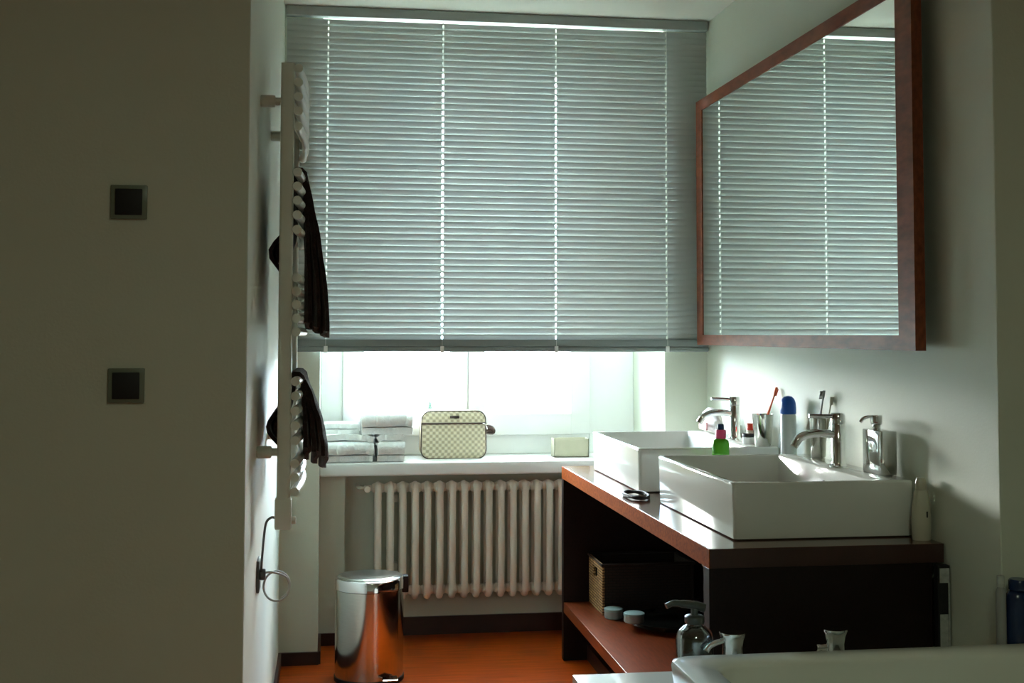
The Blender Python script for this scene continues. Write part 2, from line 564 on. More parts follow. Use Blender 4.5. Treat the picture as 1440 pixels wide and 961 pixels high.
for c in CORDS:
    b = B()
    tube(b, [(c, YB - .0165, 1.30), (c, YB - .0165, 2.679)], 0.0008, 6)
    tube(b, [(c, YB + .0165, 1.30), (c, YB + .0165, 2.679)], 0.0008, 6)
    tube(b, [(c, YB, 1.279), (c, YB, 2.679)], 0.0006, 6)
    box(b, c - .008, c + .008, YB - .0175, YB - .0150, 1.276, 1.303, 0.001, 1)
    mk('ladder_cord', b, M['cord'], bl)

# ------------------------------------------------------------------ radiator
rad = thing('column_radiator', 'cream white column radiator in the niche under the window sill', 'radiator', (0.70, 5.55, 0.155))
rb = B()
zb_, zt_, yf, yk, rr_ = 0.20, 0.690, 5.507, 5.592, 0.0150
pth = [(0, yf, zb_ + .015)] + [(0, yf, zb_ + (zt_ - zb_) * t) for t in (.15, .5, .9)]
pth += [(0, yf + .0425 - .0425 * math.cos(a), zt_ - .030 + .026 * math.sin(a)) for a in [R(x) for x in (10, 35, 60, 90, 120, 145, 170)]]
pth += [(0, yk, zb_ + (zt_ - zb_) * t) for t in (.9, .5, .15)]
pth += [(0, yf + .0425 - .0425 * math.cos(a), zb_ + .020 - .024 * math.sin(a)) for a in [R(x) for x in (170, 145, 120, 90, 60, 35, 10)]]
tube(rb, pth, rr_, 12, closed=True)
for z in (zt_ - .018, zb_ + .022):                   # hubs that join the sections
    tube(rb, [(-.0272, 5.5495, z), (-.012, 5.5495, z), (.012, 5.5495, z), (.0272, 5.5495, z)], [.017, .024, .024, .017], 14)
sec_me = bpy.data.meshes.new('radiator_section')
bmesh.ops.recalc_face_normals(rb, faces=rb.faces)
bmesh.ops.translate(rb, verts=rb.verts, vec=(0, -5.55, -.155))
rb.to_mesh(sec_me); rb.free()
sec_me.materials.append(M['rad'])
sec_me.polygons.foreach_set('use_smooth', [True] * len(sec_me.polygons))
for i in range(19):
    o = bpy.data.objects.new('radiator_section', sec_me)
    o.location = (0.226 + i * .0545 - .70, 0, 0)
    o.parent = rad
    C.objects.link(o)
b = B()
rod(b, (0.199, 5.5495, zt_ - .018), (0.165, 5.5495, zt_ - .018), .013)
rod(b, (0.178, 5.5495, zt_ - .018), (0.178, 5.50, zt_ - .018), .015)
tube(b, spline([(0.168, 5.5495, zt_ - .018), (0.150, 5.56, zt_ - .018), (0.140, 5.60, zt_ - .018), (0.140, 5.66, zt_ - .018)], 4), .008, 10)
mk('valve', b, M['rad'], rad, smooth=40)
for x in (0.308, 1.071):
    for z in (.30, .60):
        b = B(); box(b, x - .010, x + .010, 5.608, 5.66, z, z + .03, .003); mk('wall_bracket', b, M['rad'], rad)

# ------------------------------------------------------------------ mirror
mir = thing('wall_mirror', 'large rectangular mirror in a flat red-brown wooden frame on the right wall above the washbasins', 'mirror', (1.583, 4.113, 1.309))
MX0, MX1, MY0, MY1, MZ0, MZ1, FWD = 1.553, 1.583, 3.122, 5.104, 1.309, 2.3475, 0.046
def prism_yz(bm, poly, x0, x1, bev=0.001):
    a = [bm.verts.new((x0, y, z)) for y, z in poly]
    c = [bm.verts.new((x1, y, z)) for y, z in poly]
    bm.faces.new(a); bm.faces.new(c[::-1])
    n = len(poly)
    for i in range(n):
        bm.faces.new((a[i], c[i], c[(i + 1) % n], a[(i + 1) % n]))
FN = 0.098
inner = (MY0 + FN, MY1 - .078, MZ0 + FWD - .004, MZ1 - FWD)
for poly in (
    [(MY0, MZ0), (MY1, MZ0), (inner[1], inner[2]), (inner[0], inner[2])],
    [(MY0, MZ1), (inner[0], inner[3]), (inner[1], inner[3]), (MY1, MZ1)],
    [(MY0, MZ0), (inner[0], inner[2]), (inner[0], inner[3]), (MY0, MZ1)],
    [(MY1, MZ0), (MY1, MZ1), (inner[1], inner[3]), (inner[1], inner[2])]):
    b = B(); prism_yz(b, poly, MX0, MX1)
    mk('frame_board', b, M['frame_wood'], mir)
b = B(); box(b, MX0 + .003, MX0 + .008, inner[0] - .004, inner[1] + .004, inner[2] - .004, inner[3] + .004); mk('mirror_glass', b, M['mirror'], mir)
b = B(); box(b, MX1 - .010, MX1, MY0 + .01, MY1 - .01, MZ0 + .01, MZ1 - .01)
box(b, MX1, XR, MY0 + .30, MY0 + .38, MZ1 - .12, MZ1 - .06); box(b, MX1, XR, MY1 - .38, MY1 - .30, MZ1 - .12, MZ1 - .06)
box(b, MX1, XR, MY0 + .30, MY0 + .38, MZ0 + .06, MZ0 + .12); box(b, MX1, XR, MY1 - .38, MY1 - .30, MZ0 + .06, MZ0 + .12)
mk('backing_board', b, M['base'], mir)

# ------------------------------------------------------------------ vanity
VX0, VX1, VY0, VY1, VZ = 0.978, 1.624, 3.120, 5.160, 0.798
van = thing('vanity_unit', 'long open vanity shelf unit of dark red wood along the right wall under the mirror', 'vanity', (1.30, 4.14, 0))
b = B(); box(b, VX0 + .002, VX1, VY0, VY1, VZ - .050, VZ, .001); mk('vanity_top', b, M['wood'], van)
b = B(); box(b, VX0, VX0 + .002, VY0 + .0005, VY1, VZ - .050, VZ - .001, .0004, 1); mk('lit_edge', b, M['wood_lit_edge'], van, label='front edge of the top, its lit orange-brown tone put into the colour')
b = B(); box(b, VX0 + .0025, VX1 - .001, VY0 - .0015, VY0, VZ - .0495, VZ - .001, .0004, 1); mk('shaded_end', b, M['base'], van, label='near end edge of the top, its shade put into the colour')  # thin dark strip paints the shade on the near end face
b = B(); box(b, VX0, 1.590, VY0, VY0 + .050, 0, VZ - .050, .002); mk('end_panel', b, M['wood_shaded'], van)
b = B(); box(b, VX0, 1.590, VY1 - .040, VY1, 0, VZ - .050, .002); mk('end_panel', b, M['wood_shaded'], van)
b = B(); box(b, VX0 + .001, 1.575, VY0 + .050, VY1 - .040, .198, .2414, .002); mk('shelf', b, M['wood_shelf'], van)
b = B(); box(b, 1.575, 1.590, VY0 + .050, VY1 - .040, 0, VZ - .050); mk('back_panel', b, M['wood_shaded'], van)
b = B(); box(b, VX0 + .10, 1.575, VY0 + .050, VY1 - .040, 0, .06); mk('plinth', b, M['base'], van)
for (x, y) in ((1.00, 3.26), (.995, 3.215)):
    b = B(); rod(b, (x, y, .748), (x, y, .737), .007); mk('screw_cap', b, M['steel'], van, smooth=40)

def basin(y0, y1, label):
    x0, x1, z0, z1 = 1.080, 1.597, VZ, 0.953
    t = thing('washbasin', label, 'washbasin', ((x0 + x1) / 2, (y0 + y1) / 2, z0), 'rectangular washbasins on the vanity')
    k = 6
    def ring(ax0, ax1, ay0, ay1, r, z, bow=0.0):
        out = []
        for (x, y) in rrect(ax0, ax1, ay0, ay1, r, k):
            # the back edge of the bowl bows a little towards the bowl
            if bow and x > (ax0 + ax1) / 2:
                s = (y - ay0) / (ay1 - ay0)
                x -= bow * math.sin(math.pi * min(max(s, 0), 1)) * ((x - (ax0 + ax1) / 2) / ((ax1 - ax0) / 2))
            out.append((x, y, z))
        return out
    rs = [ring(x0 + .012, x1 - .012, y0 + .012, y1 - .012, .010, z0),
          ring(x0 + .004, x1 - .002, y0 + .003, y1 - .003, .012, z0 + .004),
          ring(x0, x1, y0, y1, .012, z1 - .008),
          ring(x0 + .001, x1 - .001, y0 + .001, y1 - .001, .012, z1 - .003),
          ring(x0 + .005, x1 - .005, y0 + .005, y1 - .005, .011, z1),
          ring(x0 + .013, x1 - .108, y0 + .013, y1 - .013, .020, z1, .022),
          ring(x0 + .017, x1 - .112, y0 + .017, y1 - .017, .022, z1 - .004, .022),
          ring(x0 + .026, x1 - .122, y0 + .030, y1 - .030, .030, z0 + .055, .016),
          ring(x0 + .040, x1 - .138, y0 + .048, y1 - .048, .040, z0 + .036, .010),
          ring(x0 + .080, x1 - .180, y0 + .110, y1 - .110, .060, z0 + .028, 0)]
    b = B(); loft(b, rs); mk('basin_body', b, M['ceramic'], t, smooth=50)
    cx, cy = (x0 + x1) / 2 - .04, (y0 + y1) / 2
    b = B(); lathe(b, [(.0, .0), (.030, .0), (.032, .004), (.020, .007), (.0, .007)], cx, cy, z0 + .0275, 24); mk('drain', b, M['chrome'], t, smooth=40)
    b = B(); rod(b, (x1 - .1335, cy - .07, z0 + .110), (x1 - .128, cy - .07, z0 + .110), .011); mk('overflow_hole', b, M['drain'], t, smooth=40)
    return t
basin(3.232, 3.996, 'nearer white rectangular ceramic washbasin standing on the dark vanity top')
basin(4.256, 5.020, 'farther white rectangular ceramic washbasin on the vanity, closer to the window')

def faucet(fx, fy, label):
    z0 = 0.953
    t = thing('basin_mixer', label, 'faucet', (fx, fy, z0), 'mixer taps of the washbasins')
    b = B(); lathe(b, [(0, 0), (.027, 0), (.027, .005), (.0215, .010), (.0205, .016), (.0205, .128), (.0190, .130)], fx, fy, z0, 28); mk('tap_body', b, M['chrome'], t, smooth=40)
    b = B(); lathe(b, [(.019, .130), (.0215, .132), (.0215, .158), (.019, .162), (0, .163)], fx, fy, z0, 28); mk('tap_cap', b, M['chrome'], t, smooth=40)
    b = B(); tube(b, [(fx - .018, fy, z0 + .152), (fx - .05, fy, z0 + .153), (fx - .092, fy, z0 + .155)], [.0068, .0062, .0058], 12); mk('lever', b, M['chrome'], t, smooth=40)
    b = B(); tube(b, spline([(fx - .012, fy, z0 + .098), (fx - .05, fy, z0 + .102), (fx - .09, fy, z0 + .100), (fx - .122, fy, z0 + .088), (fx - .140, fy, z0 + .064)], 6), .0125, 16); mk('spout', b, M['chrome'], t, smooth=40)
    return t
faucet(1.528, 3.58, 'chrome single-lever mixer tap on the back ledge of the nearer washbasin')
faucet(1.540, 4.58, 'chrome single-lever mixer tap on the back ledge of the farther washbasin')

# ------------------------------------------------------------------ things on the basins and the vanity top
ZR = 0.953
def tumbler(x, y, r0, r1, h, label, z=ZR):
    t = tag(mk('tumbler', (lambda bb: (lathe(bb, [(0, .001), (r0 * .9, 0), (r0, .004), (r1, h), (r1 - .0015, h), (r0 - .002, .006), (0, .005)], x, y, z, 28), bb)[1])(B()), M['steel'], smooth=40), label, 'cup', 'metal toothbrush tumblers')
    return recenter(t)
tumbler(1.560, 4.325, .030, .039, .112, 'tapered steel tumbler holding an orange toothbrush between the two taps')
tumbler(1.588, 3.880, .024, .028, .128, 'small chrome tumbler with two toothbrushes, right behind the nearer tap')

def toothbrush(a, c, mat, hmat, label, bristle_dir=(-1, 0, 0)):
    a, c = Vector(a), Vector(c)
    d = (c - a).normalized()
    t = thing('toothbrush', label, 'toothbrush', a, 'toothbrushes standing in tumblers')
    b = B()
    n = 12
    pts, rs = [], []
    for i in range(n + 1):
        s = i / n
        pts.append(a.lerp(c, s) + Vector((0, 0, 1)) * 0.0)
        rs.append(.0050 if s < .5 else (.0050 - .0022 * min(1, (s - .5) / .2) if s < .84 else .0048))
    tube(b, pts, rs, 10); mk('handle', b, mat, t, smooth=50)
    b = B()
    bd = Vector(bristle_dir)
    for i in range(6):
        p = c - d * (.004 + i * .0045)
        tube(b, [p, p + bd * .014], .0022, 6)
    mk('bristles', b, hmat, t)
    return t
toothbrush((1.542, 4.318, .962), (1.618, 4.335, 1.160), M['orange'], M['red'], 'orange-red toothbrush leaning right in the tapered steel tumbler', (.5, 0, -.4))
toothbrush((1.578, 3.886, .962), (1.608, 3.876, 1.170), M['grey'], M['grey'], 'grey toothbrush standing upright in the small chrome tumbler')
toothbrush((1.600, 3.875, .962), (1.621, 3.845, 1.150), M['cream'], M['cream'], 'beige toothbrush beside the grey one in the small chrome tumbler', (.6, 0, .2))

t = thing('spray_can', 'tall pale spray can with a domed blue cap between the two washbasins', 'spray can', (1.580, 4.125, VZ))
b = B(); lathe(b, [(0, 0), (.025, 0), (.0265, .004), (.0265, .272), (.024, .280)], 1.580, 4.125, VZ, 28); mk('can_body', b, M['can'], t, smooth=40)
b = B(); lathe(b, [(.0255, .280), (.0275, .283), (.0275, .300), (.0262, .318), (.0215, .332), (.013, .340), (0, .343)], 1.580, 4.125, VZ, 28); mk('cap', b, M['blue'], t, smooth=50)

t = thing('shampoo_bottle', 'green translucent bottle with a pink cap between the two washbasins', 'bottle', (1.337, 4.125, VZ))
b = B(); lathe(b, [(0, 0), (.028, 0), (.030, .006), (.030, .178), (.026, .192), (.014, .198)], 1.337, 4.125, VZ, 28, 1.0, .75); mk('bottle_body', b, M['green'], t, smooth=50)
b = B(); lathe(b, [(.014, .198), (.0185, .199), (.0185, .224), (.0165, .228)], 1.337, 4.125, VZ, 24); mk('cap', b, M['pink'], t, smooth=40)
b = B(); lathe(b, [(.011, .228), (.012, .229), (.011, .246), (.008, .248), (0, .248)], 1.337, 4.125, VZ, 20); mk('flip_top', b, M['navy'], t, smooth=40)

t = thing('tissue_pack', 'white and pink soft pack on the ledge at the far end of the farther washbasin', 'packet', (1.545, 4.90, ZR))
b = B()
def pack(u, v):
    a = 2 * math.pi * v
    y = 4.80 + .19 * u
    w = .034 * (math.sin(math.pi * min(max(u, .04), .96)) ** .4)
    h = .055 + .045 * math.sin(math.pi * u * .9)
    q = .006 * noise.noise(Vector((u * 9, math.cos(a) * 3, math.sin(a) * 3)))
    return (1.550 + (w + q) * math.cos(a), y, ZR + .002 + h * (.5 + .5 * math.sin(a)) * (1 - .0 * u) + (q if math.sin(a) > -.5 else 0))
sheet(b, pack, 14, 18)
bmesh.ops.remove_doubles(b, verts=b.verts, dist=1e-5)
bmesh.ops.holes_fill(b, edges=[e for e in b.edges if e.is_boundary])
mk('pack_film', b, M['paper'], t, smooth=60)
b = B(); box(b, 1.505, 1.512, 4.83, 4.93, ZR + .014, ZR + .046, .003); mk('pack_print', b, M['pinkfilm'], t, label='pink printed band on the pack')

t = thing('lotion_jar', 'small jar with a red lid on the ledge just right of the farther tap', 'jar', (1.568, 4.46, ZR))
b = B(); lathe(b, [(0, 0), (.020, 0), (.021, .003), (.021, .040), (.017, .044)], 1.568, 4.46, ZR, 24); mk('jar_body', b, M['cream'], t, smooth=40)
b = B(); lathe(b, [(.017, .044), (.0215, .045), (.0215, .066), (.019, .069), (0, .069)], 1.568, 4.46, ZR, 24); mk('lid', b, M['red'], t, smooth=40)
t = thing('cream_tub', 'low white tub with a black lid, just in front of the red-lidded jar', 'jar', (1.535, 4.40, ZR))
b = B(); lathe(b, [(0, 0), (.024, 0), (.026, .003), (.026, .022), (.022, .024)], 1.535, 4.40, ZR, 24); mk('jar_body', b, M['white'], t, smooth=40)
b = B(); lathe(b, [(.022, .024), (.0262, .025), (.0262, .033), (.024, .036), (0, .036)], 1.535, 4.40, ZR, 24); mk('lid', b, M['black'], t, smooth=40)

# chrome soap dispenser on the near basin
t = thing('soap_dispenser', 'boxy polished steel soap dispenser with a pump on the near corner of the nearer washbasin', 'dispenser', (1.590, 3.41, ZR))
b = B(); box(b, 1.556, 1.606, 3.350, 3.470, ZR, 1.077, .0025, 2); mk('dispenser_body', b, M['chrome'], t, smooth=30)
b = B(); rod(b, (1.575, 3.415, 1.077), (1.575, 3.415, 1.094), .012); rod(b, (1.575, 3.415, 1.092), (1.575, 3.415, 1.120), .0165, 20); mk('pump_head', b, M['chrome'], t, smooth=40)
b = B(); tube(b, spline([(1.570, 3.415, 1.114), (1.550, 3.413, 1.115), (1.533, 3.411, 1.110), (1.524, 3.410, 1.100)], 5), .0048, 10); mk('pump_nozzle', b, M['chrome'], t, smooth=40)

t = thing('lotion_tube', 'off-white lotion bottle with a tapered top at the near right corner of the vanity top', 'bottle', (1.594, 3.185, VZ))
b = B()
lathe(b, [(0, 0), (.0245, 0), (.026, .006), (.0275, .05), (.0255, .095), (.0195, .128), (.0155, .134)], 1.594, 3.185, VZ, 28, 1.0, .75); mk('bottle_body', b, M['cream'], t, smooth=50)
b = B(); lathe(b, [(.0155, .134), (.0165, .135), (.0145, .160), (.011, .166), (0, .167)], 1.594, 3.185, VZ, 24, 1.0, .8); mk('cap', b, M['cream'], t, smooth=40)
b = B(); box(b, 1.599, 1.603, 3.1640, 3.1668, VZ + .062, VZ + .078, .0005, 1); mk('printed_mark', b, M['black'], t, label='small dark printed mark')

# black coiled hair ties / cable on the vanity top
t = mk('coiled_cable', (lambda bb: (tube(bb, spline([(1.045 + .040 * math.cos(a) * (1 + .06 * math.sin(3 * a)), 4.145 + .085 * math.sin(a), VZ + .0045 + .0035 * (1 + math.sin(2.5 * a))) for a in [R(i * 30) for i in range(0, 27)]], 3), .0042, 8), bb)[1])(B()), M['black'], smooth=60)
recenter(tag(t, 'black cable coiled in a flat loop on the vanity top between the washbasins', 'cable'))

# ------------------------------------------------------------------ things on the vanity's lower shelf
ZS = 0.2414
t = thing('wicker_basket', 'rectangular wicker basket with a handle hole at the far end of the lower vanity shelf', 'basket', (1.27, 5.00, ZS))
x0, x1, y0, y1, z0, z1, w = 1.085, 1.46, 4.86, 5.115, ZS, .437, .010
b = B()
hz0, hz1, hy0, hy1 = z1 - .070, z1 - .028, 4.955, 5.030
# woven end panel with the handle hole
box(b, x0, x0 + w, y0, hy0, z0, z1, .002); box(b, x0, x0 + w, hy1, y1, z0, z1, .002)
box(b, x0, x0 + w, hy0, hy1, z0, hz0, .001); box(b, x0, x0 + w, hy0, hy1, hz1, z1, .001)
mk('end_panel', b, M['wicker'], t)
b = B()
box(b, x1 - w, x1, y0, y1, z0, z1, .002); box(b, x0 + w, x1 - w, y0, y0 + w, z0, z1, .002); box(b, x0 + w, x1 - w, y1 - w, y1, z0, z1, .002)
mk('basket_body', b, M['wicker_shaded'], t, label='woven sides with their shade put into the colour')
b = B(); box(b, x0 + w, x1 - w, y0 + w, y1 - w, z0, z0 + .008); mk('basket_bottom', b, M['wicker'], t)
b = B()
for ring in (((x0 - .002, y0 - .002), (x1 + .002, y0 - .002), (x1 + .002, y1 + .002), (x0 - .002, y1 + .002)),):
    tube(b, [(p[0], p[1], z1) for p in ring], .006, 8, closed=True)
mk('basket_rim', b, M['wicker_shaded'], t)

t = thing('oval_tray', 'dark oval tray on the lower vanity shelf in front of the wicker basket', 'tray', (1.30, 4.66, ZS))
b = B(); lathe(b, [(0, .004), (.150, .004), (.190, .016), (.196, .030), (.192, .030), (.182, .019), (.150, .008), (0, .008)], 1.335, 4.640, ZS, 44, 1.0, .92); mk('tray_dish', b, M['darkglass'], t, smooth=50)
def pot(x, y, z, r, h, label):
    t = thing('small_pot', label, 'pot', (x, y, z), 'pale teal pots on the lower shelf')
    b = B(); lathe(b, [(0, 0), (r * .9, 0), (r, .004), (r, h * .72)], x, y, z, 28); mk('pot_body', b, M['grey'], t, smooth=40)
    b = B(); lathe(b, [(r, h * .72), (r * 1.05, h * .73), (r * 1.05, h * .95), (r * .95, h), (0, h)], x, y, z, 28); mk('pot_lid', b, M['teal'], t, smooth=40)
pot(1.118, 4.815 - .01, ZS, .036, .040, 'small pot with a pale teal lid right beside the wicker basket')
pot(1.150, 4.605, ZS + .029, .038, .036, 'pale teal lidded pot on the near left rim of the oval tray')

# ------------------------------------------------------------------ slim carton between vanity and wall
t = thing('slim_carton', 'slim dark carton with pale labels standing between the vanity end and the right wall', 'carton', (1.61, 3.105, .5))
b = B(); box(b, 1.593, 1.6265, 3.094, 3.1175, .50, .745, .001); mk('carton_body', b, M['black'], t)
b = B(); box(b, 1.597, 1.624, 3.0920, 3.0940, .700, .738, .0003, 1); mk('carton_label', b, M['label'], t, label='pale square label at the top')
b = B(); box(b, 1.6205, 1.625, 3.0922, 3.0940, .500, .700, .0003, 1); mk('carton_label', b, M['label'], t, label='pale strip down the right edge')
b = B(); box(b, 1.597, 1.6195, 3.0924, 3.0940, .500, .618, .0003, 1); mk('carton_label', b, M['label'], t, label='pale label on the lower half')

# ------------------------------------------------------------------ bath
def prism(bm, poly, z0, z1):
    a = [bm.verts.new((x, y, z0)) for x, y in poly]
    c = [bm.verts.new((x, y, z1)) for x, y in poly]
    bm.faces.new(a[::-1]); bm.faces.new(c)
    n = len(poly)
    for i in range(n):
        bm.faces.new((a[i], a[(i + 1) % n], c[(i + 1) % n], c[i]))
DX0, DX1, DY0 = 0.613, 3.2, 1.86
b = B()
HX0, HX1, HY0, HY1 = .828, 2.60, 2.00, 2.74
outer = [(DX0, DY0), (DX1, DY0), (DX1, 2.838), (1.622, 2.838), (1.622, 3.088), (DX0, 3.088)]
prism(b, outer, 0, .12)
for (xa, xb, ya, yb) in ((DX0, HX0, DY0, 3.088), (HX1, DX1, DY0, 2.838), (HX0, HX1, DY0, HY0), (HX0, HX1, HY1, 2.838), (HX0, 1.622, 2.838, 3.088)):
    box(b, xa, xb, ya, yb, .12, .50)
bath_deck = tag(recenter(mk('bath_surround', b, M['acrylic'])), 'glossy off-white platform around the bath, with mixer taps standing on it', 'surround')
t = thing('bathtub', 'white bathtub with a raised rounded rim at the bottom right', 'bathtub', (1.70, 2.37, .13))
def tring(x0, x1, y0, y1, r, z):
    return [(x, y, z) for x, y in rrect(x0, x1, y0, y1, r, 8)]
TX0, TX1, TY0, TY1, TZ = .768, 2.66, 1.94, 2.775, .622
b = B()
loft(b, [tring(TX0 + .075, TX1 - .075, TY0 + .075, TY1 - .075, .05, .16),
         tring(TX0 + .065, TX1 - .065, TY0 + .065, TY1 - .045, .05, .505),
         tring(TX0 + .010, TX1 - .010, TY0 + .010, TY1 - .010, .045, .530),
         tring(TX0, TX1, TY0, TY1, .045, TZ - .012),
         tring(TX0 + .003, TX1 - .003, TY0 + .003, TY1 - .003, .045, TZ - .003),
         tring(TX0 + .012, TX1 - .012, TY0 + .012, TY1 - .012, .040, TZ),
         tring(TX0 + .075, TX1 - .075, TY0 + .075, TY1 - .085, .060, TZ),
         tring(TX0 + .085, TX1 - .085, TY0 + .085, TY1 - .095, .060, TZ - .010),
         tring(TX0 + .120, TX1 - .120, TY0 + .110, TY1 - .115, .090, .36),
         tring(TX0 + .200, TX1 - .200, TY0 + .160, TY1 - .160, .120, .22),
         tring(TX0 + .300, TX1 - .300, TY0 + .230, TY1 - .230, .120, .205)])
mk('tub_shell', b, M['acrylic'], t, smooth=50)
b = B(); lathe(b, [(0, 0), (.032, 0), (.034, .004), (.020, .007), (0, .007)], 2.0, 2.36, .205, 24); mk('drain', b, M['chrome'], t, smooth=40)

def bath_tap(x, y, spout, label):
    t = thing('bath_tap', label, 'faucet', (x, y, .50), 'chrome taps on the bath platform')
    b = B(); lathe(b, [(0, 0), (.030, 0), (.030, .006), (.022, .012), (.022, .060)], x, y, .50, 28); mk('tap_base', b, M['chrome'], t, smooth=40)
    b = B(); lathe(b, [(.022, .060), (.0255, .062), (.0245, .085), (.028, .104), (.0335, .118), (.0325, .121), (0, .121)], x, y, .50, 28); mk('tap_handle', b, M['chrome'], t, smooth=40)
    b = B()
    if spout:
        tube(b, spline([(x - .018, y, .602), (x - .040, y - .003, .598), (x - .060, y - .006, .590), (x - .070, y - .007, .578)], 4), [.007] * 12 + [.009], 12)
        mk('spout', b, M['chrome'], t, smooth=40)
    else:
        rod(b, (x - .015, y, .575), (x - .048, y, .575), .009)
        mk('lever_stub', b, M['chrome'], t, smooth=40)
bath_tap(.992, 2.975, True, 'chrome bath tap with a short spout pointing left, behind the bath rim')
bath_tap(1.255, 2.975, False, 'chrome bath tap with a short side stub, the right one behind the bath rim')

t = thing('pump_bottle', 'clear glass pump bottle behind the left corner of the bath rim', 'dispenser', (.912, 3.032, .50))
cx, cy = .912, 3.032
b = B(); lathe(b, [(0, .003), (.044, 0), (.047, .006), (.047, .092), (.042, .112), (.028, .124), (.020, .128), (.020, .136), (.018, .136), (.018, .128), (.026, .121), (.040, .109), (.044, .090), (.044, .009), (0, .007)], cx, cy, .50, 32); mk('bottle_glass', b, M['clear'], t, smooth=50)
b = B(); lathe(b, [(0, .008), (.0435, .009), (.0435, .085), (0, .085)], cx, cy, .50, 28); mk('liquid', b, glass_mat('amber_liquid', (.25, .20, .18), .05), t, smooth=40)
b = B(); lathe(b, [(.023, .132), (.0245, .134), (.0245, .148), (.021, .151), (.009, .153), (.009, .168), (0, .168)], cx, cy, .50, 24); mk('collar', b, M['smoke'], t, smooth=40)
b = B(); tube(b, spline([(cx + .026, cy, .668), (cx, cy, .676), (cx - .03, cy, .680), (cx - .055, cy - .002, .683), (cx - .074, cy - .004, .676)], 4), [.011] * 5 + [.010] * 4 + [.008] * 4 + [.007] * 4, 12); mk('pump_nozzle', b, M['smoke'], t, smooth=50)

t = thing('shampoo_bottle', 'dark blue bottle with a shoulder and cap at the right edge behind the bath rim', 'bottle', (1.648, 2.806, .50))
b = B(); lathe(b, [(0, 0), (.032, 0), (.035, .005), (.035, .215), (.031, .232), (.022, .240)], 1.649, 2.800, .50, 28, 1.0, .78); mk('bottle_body', b, M['navy'], t, smooth=50)
b = B(); lathe(b, [(.022, .240), (.025, .241), (.025, .262), (.022, .266), (0, .266)], 1.649, 2.800, .50, 24); mk('cap', b, M['navy'], t, smooth=40)
t = thing('conditioner_bottle', 'grey-white bottle partly hidden behind the dark blue bottle by the bath', 'bottle', (1.601, 2.800, .50))
b = B(); lathe(b, [(0, 0), (.010, 0), (.012, .005), (.012, .235), (.008, .248)], 1.601, 2.800, .50, 24); mk('bottle_body', b, M['grey'], t, smooth=50)
b = B(); lathe(b, [(.008, .248), (.009, .249), (.009, .275), (0, .277)], 1.601, 2.800, .50, 24); mk('cap', b, M['label'], t, smooth=40)

# ------------------------------------------------------------------ towel radiator
YP0, YP1, XP = 3.450, 4.060, -0.115
tw = thing('towel_radiator', 'white ladder towel radiator seen edge-on on the left wall', 'towel radiator', (XP, (YP0 + YP1) / 2, .907))
for y in (YP0, YP1):
    b = B()
    loft(b, [[(x, yy, z) for x, yy in rrect(XP - .0185, XP + .0185, y - .015, y + .015, .008, 4)] for z in (.905, .908, 2.095, 2.098)])
    mk('post', b, M['rail'], tw, smooth=40)
tz = [2.082, 2.043, 2.003, 1.963, 1.922, 1.795, 1.756, 1.717, 1.677, 1.637, 1.505, 1.468, 1.431, 1.394, 1.357, 1.222, 1.182, 1.142, 1.102, 1.062, 1.000, .962, .924]
tb = B()
tube(tb, spline([(.000, -.022, 0), (.000, .0, 0), (.009, .15, 0), (.013, .305, 0), (.009, .46, 0), (.000, .61, 0), (.0, .632, 0)], 4), .0125, 14)
tme = bpy.data.meshes.new('tube')
bmesh.ops.recalc_face_normals(tb, faces=tb.faces)
tb.to_mesh(tme); tb.free()
tme.materials.append(M['rail'])
tme.polygons.foreach_set('use_smooth', [True] * len(tme.polygons))
try:
    tme.set_sharp_from_angle(angle=R(50))
except Exception:
    pass
XT = -0.0855
for z in tz:
    o = bpy.data.objects.new('tube', tme)
    o.location = Vector((XT, YP0, z)) - ORG[tw.name]
    o.parent = tw
    C.objects.link(o)
for y in (YP0, YP1):
    for z in (1.992, 1.030):
        b = B(); rod(b, (XL, y, z), (XL + .040, y, z), .017, 20); rod(b, (XL + .036, y, z), (XP - .015, y, z), .011, 16)
        mk('wall_bracket', b, M['rail'], tw, smooth=40)
b = B(); box(b, XP - .023, XP + .022, YP0 - .022, YP0 + .022, .822, .906, .005, 2); mk('heating_control', b, M['rail'], tw, smooth=40)
b = B(); rod(b, (XP + .022, YP0, .845), (XP + .034, YP0, .845), .010); mk('control_knob', b, M['rail'], tw, smooth=40)

t = thing('power_cable', 'grey cable from the towel radiator down to the wall outlet, with a loose loop', 'cable', (-.16, 3.50, .70))
b = B(); tube(b, spline([(XP - .023, YP0, .853), (XP - .033, YP0, .853), (XP - .046, 3.455, .838), (XP - .053, 3.47, .79), (XP - .058, 3.49, .73), (-.176, 3.515, .69)], 6), .0034, 8)
mk('cable', b, M['cable'], t, smooth=60)
b = B()
cx_, cz_ = -.136, .643
loop = [(-.176, 3.515, .688), (-.160, 3.53, .692), (-.142, 3.545, .688)]
for i in range(2, 27):
    a = R(90 - i * 20)
    loop.append((cx_ + .036 * math.cos(a), 3.56 + .0016 * i, cz_ + .040 * math.sin(a)))
tube(b, spline(loop, 3), .0030, 8)
mk('cable_loop', b, M['cable_light'], t, smooth=60)
t = thing('wall_outlet', 'dark power outlet low on the left wall below the towel radiator', 'outlet', (XL, 3.54, .68))
b = B(); box(b, XL, XL + .008, 3.500, 3.585, .640, .728, .003, 2); mk('outlet_plate', b, M['outlet'], t, smooth=40)
b = B(); rod(b, (XL + .008, 3.52, .688), (XL + .024, 3.52, .688), .016); mk('plug', b, M['cable'], t, smooth=40)

